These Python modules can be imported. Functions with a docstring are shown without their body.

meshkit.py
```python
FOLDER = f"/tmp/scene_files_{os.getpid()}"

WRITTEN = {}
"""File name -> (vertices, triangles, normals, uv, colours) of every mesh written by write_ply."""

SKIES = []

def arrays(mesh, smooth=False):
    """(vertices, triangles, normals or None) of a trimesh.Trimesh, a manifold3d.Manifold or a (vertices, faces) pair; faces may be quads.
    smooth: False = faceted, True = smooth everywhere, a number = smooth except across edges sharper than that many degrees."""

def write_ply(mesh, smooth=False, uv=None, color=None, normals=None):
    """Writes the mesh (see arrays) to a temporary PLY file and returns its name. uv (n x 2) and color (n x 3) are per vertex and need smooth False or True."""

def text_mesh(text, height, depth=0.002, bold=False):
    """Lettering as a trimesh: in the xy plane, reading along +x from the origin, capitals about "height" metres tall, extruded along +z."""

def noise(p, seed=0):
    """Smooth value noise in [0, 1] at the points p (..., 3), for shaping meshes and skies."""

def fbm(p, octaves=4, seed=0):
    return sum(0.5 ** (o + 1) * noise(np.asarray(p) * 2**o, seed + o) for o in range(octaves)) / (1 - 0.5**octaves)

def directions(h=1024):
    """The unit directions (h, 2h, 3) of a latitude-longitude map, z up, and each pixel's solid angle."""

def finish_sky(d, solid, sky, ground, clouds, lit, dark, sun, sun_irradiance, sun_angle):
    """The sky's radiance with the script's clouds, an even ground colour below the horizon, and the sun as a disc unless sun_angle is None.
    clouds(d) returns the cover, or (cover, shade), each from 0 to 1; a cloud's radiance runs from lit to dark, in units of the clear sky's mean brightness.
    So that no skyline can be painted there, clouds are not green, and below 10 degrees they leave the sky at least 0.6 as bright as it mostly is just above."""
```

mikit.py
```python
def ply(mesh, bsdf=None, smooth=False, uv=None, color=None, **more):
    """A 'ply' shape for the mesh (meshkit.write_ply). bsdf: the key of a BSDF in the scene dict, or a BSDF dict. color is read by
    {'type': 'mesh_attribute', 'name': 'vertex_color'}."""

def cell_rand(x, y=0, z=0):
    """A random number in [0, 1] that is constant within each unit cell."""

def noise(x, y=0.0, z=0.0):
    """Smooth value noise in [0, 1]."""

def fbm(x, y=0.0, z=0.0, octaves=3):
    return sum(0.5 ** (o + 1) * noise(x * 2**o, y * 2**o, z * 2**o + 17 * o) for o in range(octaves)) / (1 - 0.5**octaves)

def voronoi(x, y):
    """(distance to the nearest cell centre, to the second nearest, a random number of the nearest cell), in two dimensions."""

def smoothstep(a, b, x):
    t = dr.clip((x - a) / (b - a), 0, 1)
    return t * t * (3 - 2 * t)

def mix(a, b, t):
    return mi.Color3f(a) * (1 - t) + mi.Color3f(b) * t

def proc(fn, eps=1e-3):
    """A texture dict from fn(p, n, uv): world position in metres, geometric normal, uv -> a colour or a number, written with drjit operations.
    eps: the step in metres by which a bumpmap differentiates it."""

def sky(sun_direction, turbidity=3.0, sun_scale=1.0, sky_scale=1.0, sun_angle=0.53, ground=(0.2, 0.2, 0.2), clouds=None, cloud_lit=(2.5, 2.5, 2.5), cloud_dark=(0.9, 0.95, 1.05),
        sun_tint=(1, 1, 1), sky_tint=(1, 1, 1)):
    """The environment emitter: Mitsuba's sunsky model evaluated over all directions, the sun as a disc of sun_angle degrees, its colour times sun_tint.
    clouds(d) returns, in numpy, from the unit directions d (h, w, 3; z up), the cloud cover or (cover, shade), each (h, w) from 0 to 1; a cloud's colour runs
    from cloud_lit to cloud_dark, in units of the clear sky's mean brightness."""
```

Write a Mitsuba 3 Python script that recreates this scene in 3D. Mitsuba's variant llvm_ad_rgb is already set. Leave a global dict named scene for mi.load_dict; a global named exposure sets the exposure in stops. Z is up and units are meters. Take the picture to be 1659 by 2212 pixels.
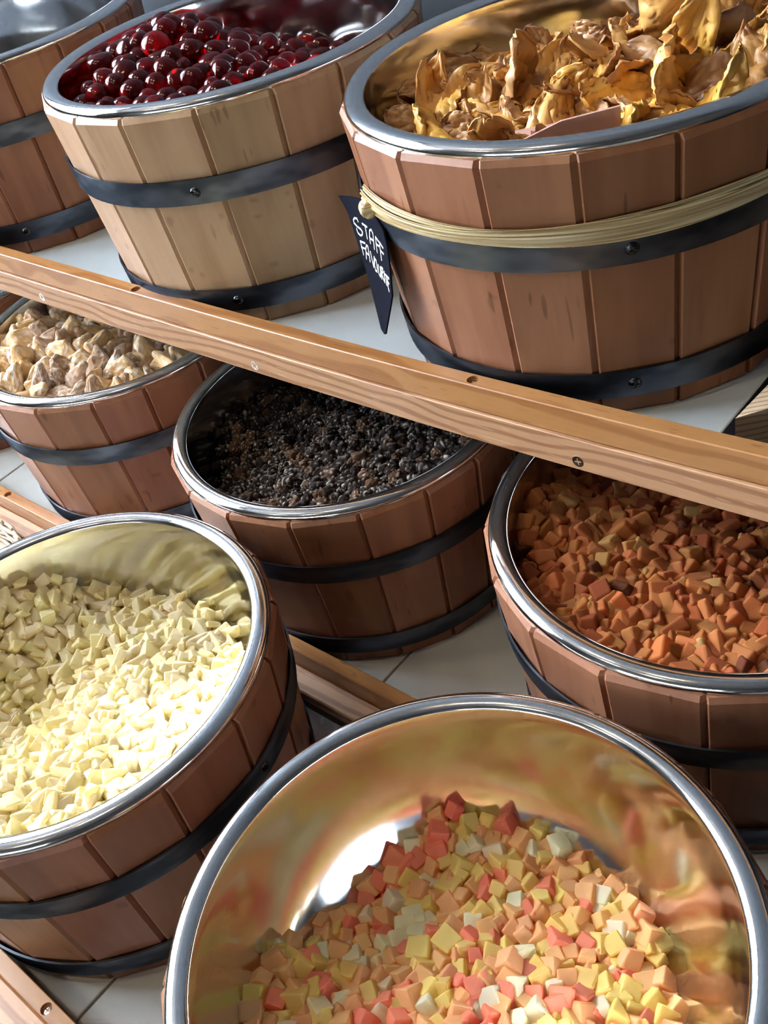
import math, random
import numpy as np, trimesh, manifold3d, shapely.geometry as sg
import drjit as dr, mitsuba as mi, mikit, meshkit
from scipy.interpolate import RBFInterpolator
from scipy.spatial.transform import Rotation as Rot
rng = np.random.default_rng(7)
scene, labels = {}, {}
T4 = mi.ScalarTransform4f
# ------------------------------------------------------------------ camera, lights, exposure
W, H = 1659, 2212
CAM = np.array([0.59344401, -0.49045689, 0.41165792]); FOC = 2258.09
MV = np.array([[0.752708831, 0.624336264, -0.208886679], [0.290981301, -0.600108193, -0.745117467], [-0.590558463, 0.50007438, -0.633376915]])
scene['camera'] = {'type': 'perspective', 'fov': 2 * math.degrees(math.atan(W / 2 / FOC)), 'fov_axis': 'x', 'near_clip': 0.01, 'far_clip': 100,
    'to_world': T4().look_at(origin=CAM.tolist(), target=(CAM + MV[2]).tolist(), up=(-MV[1]).tolist())}
exposure = 0.66
WIN_L = (14.2, 16.3, 18.4)      # daylight in the left shop window
WIN_F = (2.0, 2.3, 2.5)        # daylight in the window behind the camera
LAMP = (50.0, 40.0, 27.0)      # warm ceiling lamps

def project(P):
    q = (np.asarray(P, float) - CAM) @ MV.T
    return np.stack([q[..., 0] / q[..., 2] * FOC + W / 2, q[..., 1] / q[..., 2] * FOC + H / 2, q[..., 2]], -1)
# ------------------------------------------------------------------ materials
def S(r, g, b):
    return [(((c / 255 + .055) / 1.055) ** 2.4 if c > 10 else c / 255 / 12.92) for c in (r, g, b)]
def rgb(c): return {'type': 'rgb', 'value': list(map(float, c))}
VC = {'type': 'mesh_attribute', 'name': 'vertex_color'}
def two(b): return {'type': 'twosided', 'bsdf': b}
def pr(base, rough=.5, specular=.4):
    base = base if isinstance(base, dict) else rgb(base)
    if base is VC and rough < .5 + .1: return {'type': 'principled', 'base_color': VC, 'roughness': rough, 'specular': specular}
    if rough >= .6: return {'type': 'diffuse', 'reflectance': base}
    return {'type': 'roughplastic', 'diffuse_reflectance': base, 'alpha': max(.03, rough ** 2), 'int_ior': 1.3 + .3 * specular, 'nonlinear': False}
N, FB, SM, MIX = mikit.noise, mikit.fbm, mikit.smoothstep, mikit.mix

def wood_tub(light, dark, dirt):
    def fn(p, n, uv):
        t = uv.x * 61.0
        g = FB(p.x * 55 + t * 3, p.y * 55 + t, p.z * 5 + t, 3)
        f = N(p.x * 420 + t, p.y * 420, p.z * 16)
        c = MIX(light, dark, dr.clip(SM(.30, .75, g) * .75 + (f - .5) * .26, 0, 1))
        tone = .84 + .28 * N(t * 1.7, t * 2.3)
        c = c * mi.Color3f(tone, tone * (0.95 + .1 * N(t * 5.1)), tone * (.9 + .2 * N(t * 3.3)))
        pore = SM(.80, .90, N(p.x * 300 + t, p.y * 300, p.z * 34)) * SM(.5, .7, N(p.x * 22, p.y * 22 + t, p.z * 14))
        spot = SM(.77, .86, N(p.x * 52 + 9, p.y * 52 + t, p.z * 40)) * SM(.55, .8, N(p.x * 190, p.y * 190, p.z * 120))
        return MIX(c, mi.Color3f(*dirt), dr.clip(pore * .45 + spot * .3, 0, 1))
    return fn
scene['wood_red'] = two(pr(mikit.proc(wood_tub(S(156, 107, 79), S(130, 83, 60), S(62, 36, 26))), .46, specular=.35))
scene['wood_pale'] = two(pr(mikit.proc(wood_tub(S(184, 151, 115), S(160, 123, 89), S(108, 68, 42))), .46, specular=.35))
def wood_plank(c0, c1, c2, fx, fr, wav):
    def fn(p, n, uv):
        t = uv.x * 37
        a = p.z * fr + p.y * fr * .9
        w = a + wav * FB(p.x * fx + t, p.y * 14, p.z * 14 + t, 2) * 2 + .8 * N(p.x * 26 + t, p.z * 60, t)
        ring = .5 + .5 * dr.sin(w * 6.283)
        fine = N(p.x * 18, p.y * 620, p.z * 620 + t)
        c = MIX(c0, c1, dr.clip(SM(.45, .95, ring) * .8 + (fine - .5) * .3, 0, 1))
        fleck = SM(.80, .9, N(p.x * 60, p.y * 700 + t, p.z * 700)) * .35
        return MIX(c, mi.Color3f(*c2), fleck)
    return fn
scene['pine_strip'] = two(pr(mikit.proc(wood_plank(S(164, 116, 72), S(142, 92, 52), S(96, 56, 30), 2.2, 34, 1.2)), .38, specular=.45))
scene['pine_board'] = two(pr(mikit.proc(wood_plank(S(176, 134, 100), S(140, 95, 65), S(206, 178, 148), 4.0, 80, 2.6)), .5, specular=.3))
def endgrain(p, n, uv):
    d = (p.x + p.y) * .707; a = (p.y - p.x) * .707
    w = .5 + .5 * dr.sin((a * 230 + p.z * 260 + 2.6 * FB(d * 16, a * 30, p.z * 30, 2)) * 6.283)
    return MIX(S(224, 200, 170), S(188, 158, 128), SM(.5, 1.0, w))
scene['pine_sawn'] = two(pr(mikit.proc(endgrain), .7))
def steel_rough(p, n, uv):
    return .006 + .03 * FB(p.x * 40, p.y * 40, p.z * 40, 3) ** 2 
scene['steel'] = two({'type': 'roughconductor', 'material': 'none', 'specular_reflectance': rgb((.86, .865, .87)), 'alpha': mikit.proc(steel_rough), 'distribution': 'ggx'})
def hoop_col(p, n, uv):
    g = FB(p.x * 30, p.y * 30, p.z * 60, 3)
    return MIX(S(62, 67, 76), S(100, 106, 116), SM(.35, .7, g))
scene['hoop_metal'] = two({'type': 'roughconductor', 'material': 'none', 'specular_reflectance': mikit.proc(hoop_col), 'alpha': .16, 'distribution': 'ggx'})
scene['screw_dark'] = two({'type': 'roughconductor', 'material': 'none', 'specular_reflectance': rgb(S(74, 76, 80)), 'alpha': .13})
scene['screw_zinc'] = two({'type': 'roughconductor', 'material': 'none', 'specular_reflectance': rgb(S(205, 203, 196)), 'alpha': .1})
scene['laminate'] = two(pr(S(194, 204, 210), .28, specular=.5))
def tile_col(p, n, uv):
    g = FB(p.x * 18, p.y * 18, 1.0, 3)
    return MIX(S(190, 192, 190), S(180, 181, 178), g)
scene['tile_glaze'] = two(pr(mikit.proc(tile_col), .16, specular=.5))
scene['grout'] = two(pr(S(120, 116, 106), .9))
scene['paint_grey'] = two(pr(S(80, 84, 90), .8))
scene['paint_dark'] = two(pr(S(58, 54, 52), .8))
scene['paint_white'] = two(pr(S(222, 220, 214), .85))
scene['paint_ceiling'] = two(pr(S(86, 84, 84), .85))
scene['paint_wall'] = two(pr(S(84, 82, 80), .85))
scene['floor_tile'] = two(pr(S(120, 112, 104), .5))
scene['black_card'] = two(pr(S(27, 28, 36), .75, specular=.2))
scene['black_paint'] = two(pr(S(26, 27, 33), .5))
scene['chalk_ink'] = two(pr(S(240, 242, 244), .8))
def raffia(p, n, uv):
    g = N(p.z * 1400, uv.y * 9) * .6 + N(p.z * 500, uv.y * 3 + 7) * .4
    return MIX(S(214, 196, 152), S(156, 128, 84), SM(.25, .8, g))
scene['raffia'] = two(pr(mikit.proc(raffia), .42, specular=.5))
scene['pink_plastic'] = two(pr(S(206, 160, 146), .35))
scene['wicker'] = two(pr(S(196, 180, 154), .55))
scene['candy'] = {'type': 'principledthin', 'base_color': VC, 'roughness': .36, 'diff_trans': .9, 'eta': 1.42}
scene['fruit_dull'] = two({'type': 'diffuse', 'reflectance': VC})
scene['mango'] = two(pr(VC, .42, specular=.45))
scene['cherry_glaze'] = {'type': 'blendbsdf', 'weight': .14, 'a': {'type': 'roughdielectric', 'alpha': .035, 'int_ior': 1.42, 'specular_transmittance': VC}, 'b': {'type': 'roughplastic', 'alpha': .035, 'int_ior': 1.42, 'diffuse_reflectance': rgb((.24, .004, .007))}}
# ------------------------------------------------------------------ helpers
def key(name):
    if name not in scene and name not in labels and not any(k.startswith(name + '__') for k in (name,)):
        if name not in USED: USED.add(name); return name
    i = COUNT.get(name, 1)
    while f'{name}_{i:03d}' in USED: i += 1
    COUNT[name] = i; k = f'{name}_{i:03d}'; USED.add(k); return k
USED, COUNT = set(), {}
def tag(k, label, cat=None, group=None, kind=None):
    d = {'label': label} if label else {}
    if cat: d['category'] = cat
    if group: d['group'] = group
    if kind: d['kind'] = kind
    labels[k] = d
def thing(name, label, cat, group=None):
    k = key(name); tag(k, label, cat, group); return k
def put(name, mesh, bsdf, parent=None, smooth=False, tone=None, color=None, label=None, **more):
    k = key((parent + '__' if parent else '') + name)
    uv = None
    if tone is not None:
        nv = len(np.asarray(mesh.vertices)); uv = np.full((nv, 2), tone)
    if color is not None and np.ndim(color) == 1: color = np.tile(color, (len(mesh.vertices), 1))
    scene[k] = mikit.ply(mesh, bsdf, smooth, uv=uv, color=color, **more)
    if label: labels[k] = {'label': label}
    return k
def box(x0, x1, y0, y1, z0, z1):
    m = trimesh.creation.box((x1 - x0, y1 - y0, z1 - z0)); m.apply_translation(((x0 + x1) / 2, (y0 + y1) / 2, (z0 + z1) / 2)); return m
def tm(man):
    m = man.to_mesh(); return trimesh.Trimesh(m.vert_properties[:, :3], m.tri_verts, process=False)
def man(m):
    return manifold3d.Manifold(manifold3d.Mesh(np.asarray(m.vertices, np.float32), np.asarray(m.faces, np.uint32)))
def chbox(x0, x1, y0, y1, z0, z1, c):
    """box with chamfered edges as a manifold"""
    p = []
    for dx, dy, dz in ((c, c, 0), (c, 0, c), (0, c, c)):
        for X in (x0 + dx, x1 - dx):
            for Y in (y0 + dy, y1 - dy):
                for Z in (z0 + dz, z1 - dz): p.append((X, Y, Z))
    return manifold3d.Manifold.hull_points(np.array(p, np.float32))
def tube(pts, r, n=8, closed=False):
    pts = np.asarray(pts, float); m = len(pts)
    t = np.gradient(pts, axis=0); t /= np.linalg.norm(t, axis=1, keepdims=True)
    up = np.array([0, 0, 1.0]) if abs(t[0, 2]) < .9 else np.array([1.0, 0, 0])
    a = np.cross(t, up); a /= np.linalg.norm(a, axis=1, keepdims=True); b = np.cross(t, a)
    th = np.linspace(0, 2 * np.pi, n, endpoint=False); r = np.broadcast_to(r, (m,))
    v = (pts[:, None] + r[:, None, None] * (np.cos(th)[None, :, None] * a[:, None] + np.sin(th)[None, :, None] * b[:, None])).reshape(-1, 3)
    f = []
    for i in range(m - 1):
        for j in range(n):
            k = (j + 1) % n; f += [(i * n + j, i * n + k, (i + 1) * n + k), (i * n + j, (i + 1) * n + k, (i + 1) * n + j)]
    v = np.vstack([v, pts[0], pts[-1]])
    for j in range(n):
        k = (j + 1) % n; f += [(m * n, k, j), (m * n + 1, (m - 1) * n + j, (m - 1) * n + k)]
    mm = trimesh.Trimesh(v, f, process=False); mm.fix_normals(); return mm
def lathe(prof, n=96):
    """closed profile (r,z) polygon revolved around z"""
    prof = np.asarray(prof, float); m = len(prof); th = np.linspace(0, 2 * np.pi, n, endpoint=False)
    v = np.stack([prof[None, :, 0] * np.cos(th)[:, None], prof[None, :, 0] * np.sin(th)[:, None], np.broadcast_to(prof[:, 1], (n, m))], -1).reshape(-1, 3)
    f = []
    for i in range(n):
        k = (i + 1) % n
        for j in range(m):
            l = (j + 1) % m
            f += [(i * m + j, k * m + j, k * m + l), (i * m + j, k * m + l, i * m + l)]
    mm = trimesh.Trimesh(v, f); mm.remove_unreferenced_vertices(); mm.update_faces(mm.nondegenerate_faces()); mm.fix_normals(); return mm
def frame(n, up=(0, 0, 1)):
    n = np.asarray(n, float) / np.linalg.norm(n); u = np.cross(up, n)
    if np.linalg.norm(u) < 1e-6: u = np.array([1.0, 0, 0])
    u /= np.linalg.norm(u); m = np.eye(4); m[:3, 0] = u; m[:3, 1] = np.cross(n, u); m[:3, 2] = n; return m
_screw = {}
def screw(pos, nrm, r, spin=0., dome=.35):
    """screw head with a cross recess"""
    if dome not in _screw:
        h = manifold3d.Manifold.revolve(manifold3d.CrossSection([[(0, -.3), (.8, -.3), (1, -.05), (.97, .05), (.75, dome * .75), (.4, dome), (0, dome)]]), 20)
        c = manifold3d.Manifold.cube((1.15, .24, .6), True) + manifold3d.Manifold.cube((.24, 1.15, .6), True) + manifold3d.Manifold.cube((.5, .5, .6), True).rotate((0, 0, 45))
        _screw[dome] = tm(h - c.translate((0, 0, dome + .08)))
    m = _screw[dome].copy(); m.apply_scale(r); m.apply_transform(trimesh.transformations.rotation_matrix(spin, (0, 0, 1)))
    M = frame(nrm); M[:3, 3] = pos; m.apply_transform(M); return m
def clay(m, amp, freq, seed=0, along=None):
    v = np.asarray(m.vertices); n = np.asarray(m.vertex_normals)
    d = meshkit.fbm(v * freq + seed * 13.7) if True else 0
    d = (np.asarray(d) - np.mean(d)); m.vertices = v + n * (amp * d)[:, None]; return m
# ------------------------------------------------------------------ the room
FLZ, CEZ, YB, YF, XL, XR = -1.15, 2.3, .30, -3.3, -1.75, 3.0
def struct(name, mesh, bsdf, label, **k):
    kk = put(name, mesh, bsdf, **k); tag(kk, label, None, None, 'structure'); return kk
def window_wall(axis, c, lo, hi, a0, a1, z0, z1, thick):
    """wall with one opening [a0,a1]x[z0,z1]"""
    def b(p, q, zz0, zz1):
        return box(c, c + thick, p, q, zz0, zz1) if axis == 'x' else box(p, q, c, c + thick, zz0, zz1)
    return trimesh.util.concatenate([b(lo, a0, FLZ, CEZ), b(a1, hi, FLZ, CEZ), b(a0, a1, FLZ, z0), b(a0, a1, z1, CEZ)])
struct('floor', box(XL, XR, YF, YB, FLZ - .05, FLZ), 'floor_tile', 'dark shop floor')
struct('ceiling', box(XL, XR, YF, YB, CEZ, CEZ + .05), 'paint_ceiling', 'shop ceiling')
struct('wall_back', box(XL, XR, YB, YB + .1, FLZ, CEZ), 'paint_grey', 'grey wall behind the tubs')
struct('wall_right', box(XR, XR + .1, YF, YB, FLZ, CEZ), 'paint_dark', 'grey side wall')
LW = (-1.75, .2, .2, 2.1); FW = (-.5, 1.9, -.35, .85)
struct('wall_left', window_wall('x', XL - .1, YF, YB, LW[0], LW[1], LW[2], LW[3], .1), 'paint_wall', 'wall with the shop window')
struct('wall_front', window_wall('y', YF - .1, XL, XR, FW[0], FW[1], FW[2], FW[3], .1), 'paint_wall', 'wall with the second shop window')
def window(k, axis, c, a0, a1, z0, z1, nx, nz, rad):
    fr = []
    def b(p, q, zz0, zz1, d0=-.03, d1=.03):
        return box(c + d0, c + d1, p, q, zz0, zz1) if axis == 'x' else box(p, q, c + d0, c + d1, zz0, zz1)
    w = .05
    for i in range(nx + 1):
        p = a0 + (a1 - a0) * i / nx; fr.append(b(max(a0, p - w / 2), min(a1, p + w / 2), z0, z1))
    for j in range(nz + 1):
        z = z0 + (z1 - z0) * j / nz; fr.append(b(a0, a1, max(z0, z - w / 2), min(z1, z + w / 2)))
    tag(put('window_%d' % k, trimesh.util.concatenate(fr), 'paint_white'), 'white window frame with bright panes', None, None, 'structure')
    pane = b(a0, a1, z0, z1, -.005, .005)
    put('pane', pane, 'paint_white', 'window_%d' % k, emitter={'type': 'area', 'radiance': rgb(rad)})
window(1, 'x', XL - .05, LW[0], LW[1], LW[2], LW[3], 3, 2, WIN_L)
window(2, 'y', YF - .05, FW[0], FW[1], FW[2], FW[3], 6, 1, WIN_F)
for i, (x, y) in enumerate([(.1, -.8), (-.7, -.8), (.1, -1.9), (-.7, -1.9)]):
    lm = thing('ceiling_lamp', 'round warm lamp on the shop ceiling', 'lamp', 'ceiling lamps')
    m = trimesh.creation.cylinder(.11, .05, sections=32); m.apply_translation((x, y, CEZ - .025)); put('housing', m, 'paint_white', lm)
    m = trimesh.creation.cylinder(.085, .012, sections=32); m.apply_translation((x, y, CEZ - .056)); put('bulb', m, 'paint_white', lm, emitter={'type': 'area', 'radiance': rgb(LAMP)})
ws = thing('window_shelf', 'white shelf under the far window behind the camera', 'shelf')
scene[ws] = mikit.ply(box(-.6, 2.0, YF, YF + .3, FLZ, -.36), 'paint_wall')
for i, (bx_, hgt, rad_, colr, nm) in enumerate([(-.15, .42, .05, (52, 110, 46), 'green'), (.12, .5, .045, (190, 40, 46), 'red'), (.3, .36, .06, (228, 230, 232), 'white'), (.62, .46, .05, (60, 70, 150), 'blue'), (.85, .4, .05, (200, 52, 60), 'crimson'), (1.1, .52, .05, (60, 130, 70), 'leaf-green'), (1.35, .38, .06, (224, 130, 150), 'pink'), (1.6, .44, .05, (46, 42, 44), 'black')]):
    b_ = lathe(np.array([(0, 0), (rad_, 0), (rad_, hgt * .62), (rad_ * .4, hgt * .78), (rad_ * .36, hgt), (0, hgt)]), 28); b_.apply_translation((bx_, YF + .16, -.36))
    scene[thing('bottle', nm + ' bottle on the far window shelf', 'bottle', None)] = mikit.ply(b_, 'fruit_dull', False, color=np.tile(S(*colr), (len(b_.vertices), 1)))
# ------------------------------------------------------------------ shelf and counter
Z1, Z2, Z3 = 0.0, -0.26567, -0.27377
RY = [-.0513, -.14525, -.47462]; RW, RH = .0123, .0204; RTOP = .0301
sagfit = np.polyfit([-.38, -.2275, -.04, .063, .173, .249, .348, .403], [1.73, -.72, -2.5, -2.9, -1.92, -.42, 2.12, 4.46], 3)
def sag(m, on=True):
    v = np.array(m.vertices); x = np.clip(v[:, 0], -.42, .44); v[:, 2] += np.polyval(sagfit, x) * 1e-3; m.vertices = v; return m
def slices(mm, x0, x1, n):
    for x in np.linspace(x0, x1, n + 1)[1:-1]:
        pass
    return mm
def long_bar(x0, x1, y0, y1, z0, z1, c, n=24, holes=()):
    """bar along x, chamfered, cut into n lengths so that it can warp; holes: (x, y, r, depth) drilled from the top"""
    y = [y0 + c, y1 - c, y1, y1, y1 - c, y0 + c, y0, y0]; z = [z0, z0, z0 + c, z1 - c, z1, z1, z1 - c, z0 + c]
    cs = manifold3d.CrossSection([list(zip(y, z))])
    m = manifold3d.Manifold.extrude(cs, x1 - x0, n)      # y->x, z->y, length->z
    m = m.transform(np.array([[0, 0, 1, x0], [1, 0, 0, 0], [0, 1, 0, 0]], float))
    for hx, hy, r, d in holes:
        m = m - manifold3d.Manifold.cylinder(d + .01, r, r, 24).translate((hx, hy, z1 - d))
    return tm(m)
sh = thing('upper_shelf', 'white upper shelf with a pine lip along its front edge', 'shelf')
put('panel', tm(chbox(-1.5, .357, RY[0] + .0005, YB - .001, -.0146, 0, .0008)), 'laminate', sh, label='white laminate panel')
holes = [(-.1566, -.0575), (.2059, -.0575), (-.52, -.0575)]
strip = sag(long_bar(-1.5, .9, RY[0] - RW, RY[0], RTOP - RH, RTOP, .0007, 48, [(x, y, .0043, .0026) for x, y in holes]))
ls = put('lip_strip', strip, 'pine_strip', sh, tone=.13, label='varnished pine lip strip')
board = sag(long_bar(-1.5, .9, RY[0] - RW - .0022, RY[0] - .0002, -.0146, RTOP - RH - .0003, .0006, 48))
fb = put('front_board', board, 'pine_board', sh, tone=.41, label='pale grained pine board under the lip')
for x, y in holes:
    sp = np.array([x, y, RTOP - .0029 + np.polyval(sagfit, np.clip(x, -.42, .44)) * 1e-3]); put('screw', screw(sp, (0, 0, 1), .0038, rng.random(), .12), 'screw_zinc', ls, smooth=30)
for x, z in ((-.3147, -.0058), (-.0136, -.0102), (.2873, -.0072)):
    put('screw', screw((x, RY[0] - RW - .0022, z), (0, -1, 0), .0042, rng.random() * 2, .06), 'screw_zinc', fb, smooth=30)
ct = thing('display_counter', 'stepped lower counter of white tiles edged with pine strips', 'counter')
put('carcass', trimesh.util.concatenate([box(-1.5, .9, -.60, YB - .002, FLZ, Z3 - .012)]), 'paint_white', ct)
put('grout_bed', trimesh.util.concatenate([box(-1.5, .9, -.1573, YB - .002, Z3 - .012, Z2 - .002), box(-1.5, .9, -.60, -.1574, Z3 - .012, Z3 - .002)]), 'grout', ct)
def tiles(x0, pitch, ys, z, lo, hi):
    i0 = math.ceil((lo - x0) / pitch); i1 = math.floor((hi - x0) / pitch)
    for a, b in ys:
        for i in range(i0, i1):
            X = x0 + i * pitch
            put('tile', tm(chbox(X + .0012, X + pitch - .0012, a + .0012, b - .0012, z - .007, z + rng.normal() * .0001, .0007)), 'tile_glaze', ct)
tiles(.105, .1555, [(-.1452, .0098), (.0098, .165), (.165, YB - .002)], Z2, -1.3, .9)
tiles(.1015, .1555, [(-.4746, -.3191), (-.3191, -.179)], Z3, -1.3, .9)
def rail(ry, z, hole_xs, tones, ledge):
    top = z + RTOP
    k = put('lip_strip', long_bar(-1.5, .9, ry - RW, ry, z - .006, top, .0007, 1, [(x, ry - RW * .52, .0043, .0026) for x in hole_xs]), 'pine_strip', ct, tone=tones[0], label='varnished pine lip strip')
    for x in hole_xs: put('screw', screw((x, ry - RW * .52, top - .0029), (0, 0, 1), .0038, rng.random(), .12), 'screw_zinc', k, smooth=30)
    put('ledge_board', long_bar(-1.5, .9, ry - RW - .0213, ry - RW - .0002, ledge, top - RH, .0012, 1), 'pine_board', ct, tone=tones[1], label='pine ledge below the lip strip')
    put('quarter_trim', long_bar(-1.5, .9, ry - RW - .0195, ry - RW - .004, ledge - .004, ledge, .001, 1), 'pine_strip', ct, tone=tones[0] + .2, label='thin dark trim under the ledge')
rail(RY[1], Z2, [-.4342, .35, -.9], (.22, .63), Z3 + .0045)
rail(RY[2], Z3, [.098, -.5], (.37, .81), Z3 + .0045)
# ------------------------------------------------------------------ tubs and bowls
HR, RB, RT, RS = .18601, .1428, .1597, .155
TUBS = {  # x, y, z, scale, first groove azimuth, stave wood
 'A': (-.4995, .0932, Z1, 1.0175, 252, 'wood_red'), 'B': (-.1253, .0943, Z1, 1.0192, 247.4, 'wood_pale'), 'C': (.2100, .0989, Z1, 1.0125, 240.9, 'wood_red'),
 'D': (-.3372, .0115, Z2, 1.0279, 252.5, 'wood_red'), 'E': (0, 0, Z2, .991, 255.6, 'wood_red'), 'F': (.3491, .0063, Z2, 1.0299, 232.0, 'wood_red'),
 'G': (.0091, -.3267, Z3, 1.0142, 250.6, 'wood_red'), 'H': (.3695, -.3303, Z3, .9972, 244, 'wood_red'), 'I': (-.69, .0, Z2, 1.02, 250, 'wood_red')}
TL = {'A': 'reddish wooden tub at the far left of the upper shelf', 'B': 'pale wooden tub holding the bowl of red cherries', 'C': 'wooden tub with a raffia ribbon, holding the mango bowl',
 'D': 'wooden tub holding the bowl of sugared ginger', 'E': 'wooden tub holding the bowl of dark raisins', 'F': 'wooden tub holding the bowl of orange-brown apricot pieces',
 'G': 'wooden tub holding the bowl of pale yellow pineapple pieces', 'H': 'front wooden tub holding the bowl of mixed coloured fruit cubes', 'I': 'wooden tub at the left edge, mostly hidden beyond the ginger tub'}
BL = {'A': 'steel bowl at the far left of the upper shelf', 'B': 'steel bowl full of glossy red cherries', 'C': 'steel bowl full of dried mango slices', 'D': 'steel bowl full of sugared ginger chunks',
 'E': 'steel bowl full of dark raisins', 'F': 'steel bowl full of orange-brown apricot pieces', 'G': 'steel bowl full of pale yellow pineapple pieces', 'H': 'mirror-bright steel bowl of mixed coloured fruit cubes', 'I': 'steel bowl of the tub at the left edge'}
SCREWS = {('B', 0): 300.1, ('B', 1): 300.4, ('C', 0): 309.3, ('C', 1): 308.4, ('A', 1): 314.8, ('A', 0): 314.8, ('G', 0): 13.6, ('G', 1): 14, ('E', 0): 20, ('E', 1): 21, ('F', 0): 10, ('F', 1): 12, ('D', 0): 25, ('D', 1): 25, ('H', 0): 200, ('H', 1): 200, ('I', 0): 300, ('I', 1): 300}
HB = ((.1111, .1310), (.01515, .0350)); HT = HR - .0065
def rc(h): return RB + (RT - RB) * h / HT
def stave(a0, a1, s):
    w = a1 - a0; mid = (a0 + a1) / 2; lv = [0, .002, HT - .0035, HT]; rings = []
    for z in lv:
        R = rc(z); th = .010; top = .0026 if z == HT else (.0012 if z == 0 else 0)
        half = w / 2; ap = R * math.cos(half) - top; hw = R * math.sin(half)   # flat outer face at distance ap
        bw, bd = .0042, .0042; g = .00025
        e = min(top, .0012)
        pts = [(-hw + g + .0009, ap), (-hw + g, ap - .0009), (-hw * (ap - th) / ap + g, ap - th), (hw * (ap - th) / ap - g, ap - th), (hw - g, ap - bd), (hw - bw, ap)]
        rings.append([(p, q, z) for p, q in pts])
    v = np.array(rings); n = v.shape[1]; c, sn = math.cos(mid), math.sin(mid)
    # local p runs towards larger azimuth, q outward
    X = v[..., 1] * c - v[..., 0] * sn; Y = v[..., 1] * sn + v[..., 0] * c
    vv = (np.stack([X, Y, v[..., 2]], -1) * s).reshape(-1, 3); f = []
    for i in range(len(lv) - 1):
        for j in range(n):
            k = (j + 1) % n; f += [(i * n + j, i * n + k, (i + 1) * n + k), (i * n + j, (i + 1) * n + k, (i + 1) * n + j)]
    L = (len(lv) - 1) * n
    for j in range(1, n - 1): f += [(0, j + 1, j), (L, L + j, L + j + 1)]
    m = trimesh.Trimesh(vv, f, process=False); m.fix_normals(); return m
RI, ZI, DB, PW = .1405, -.0065, .125, 2.5
def wall_r(z):                       # bowl inner radius at height z below the rim plane
    return RI * np.maximum(1 - (np.clip(-(np.asarray(z) - ZI), 0, DB) / DB) ** PW, 0) ** (1 / PW)
def wall_z(r):
    return ZI - DB * np.maximum(1 - (np.clip(r, 0, RI) / RI) ** PW, 0) ** (1 / PW)
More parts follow.
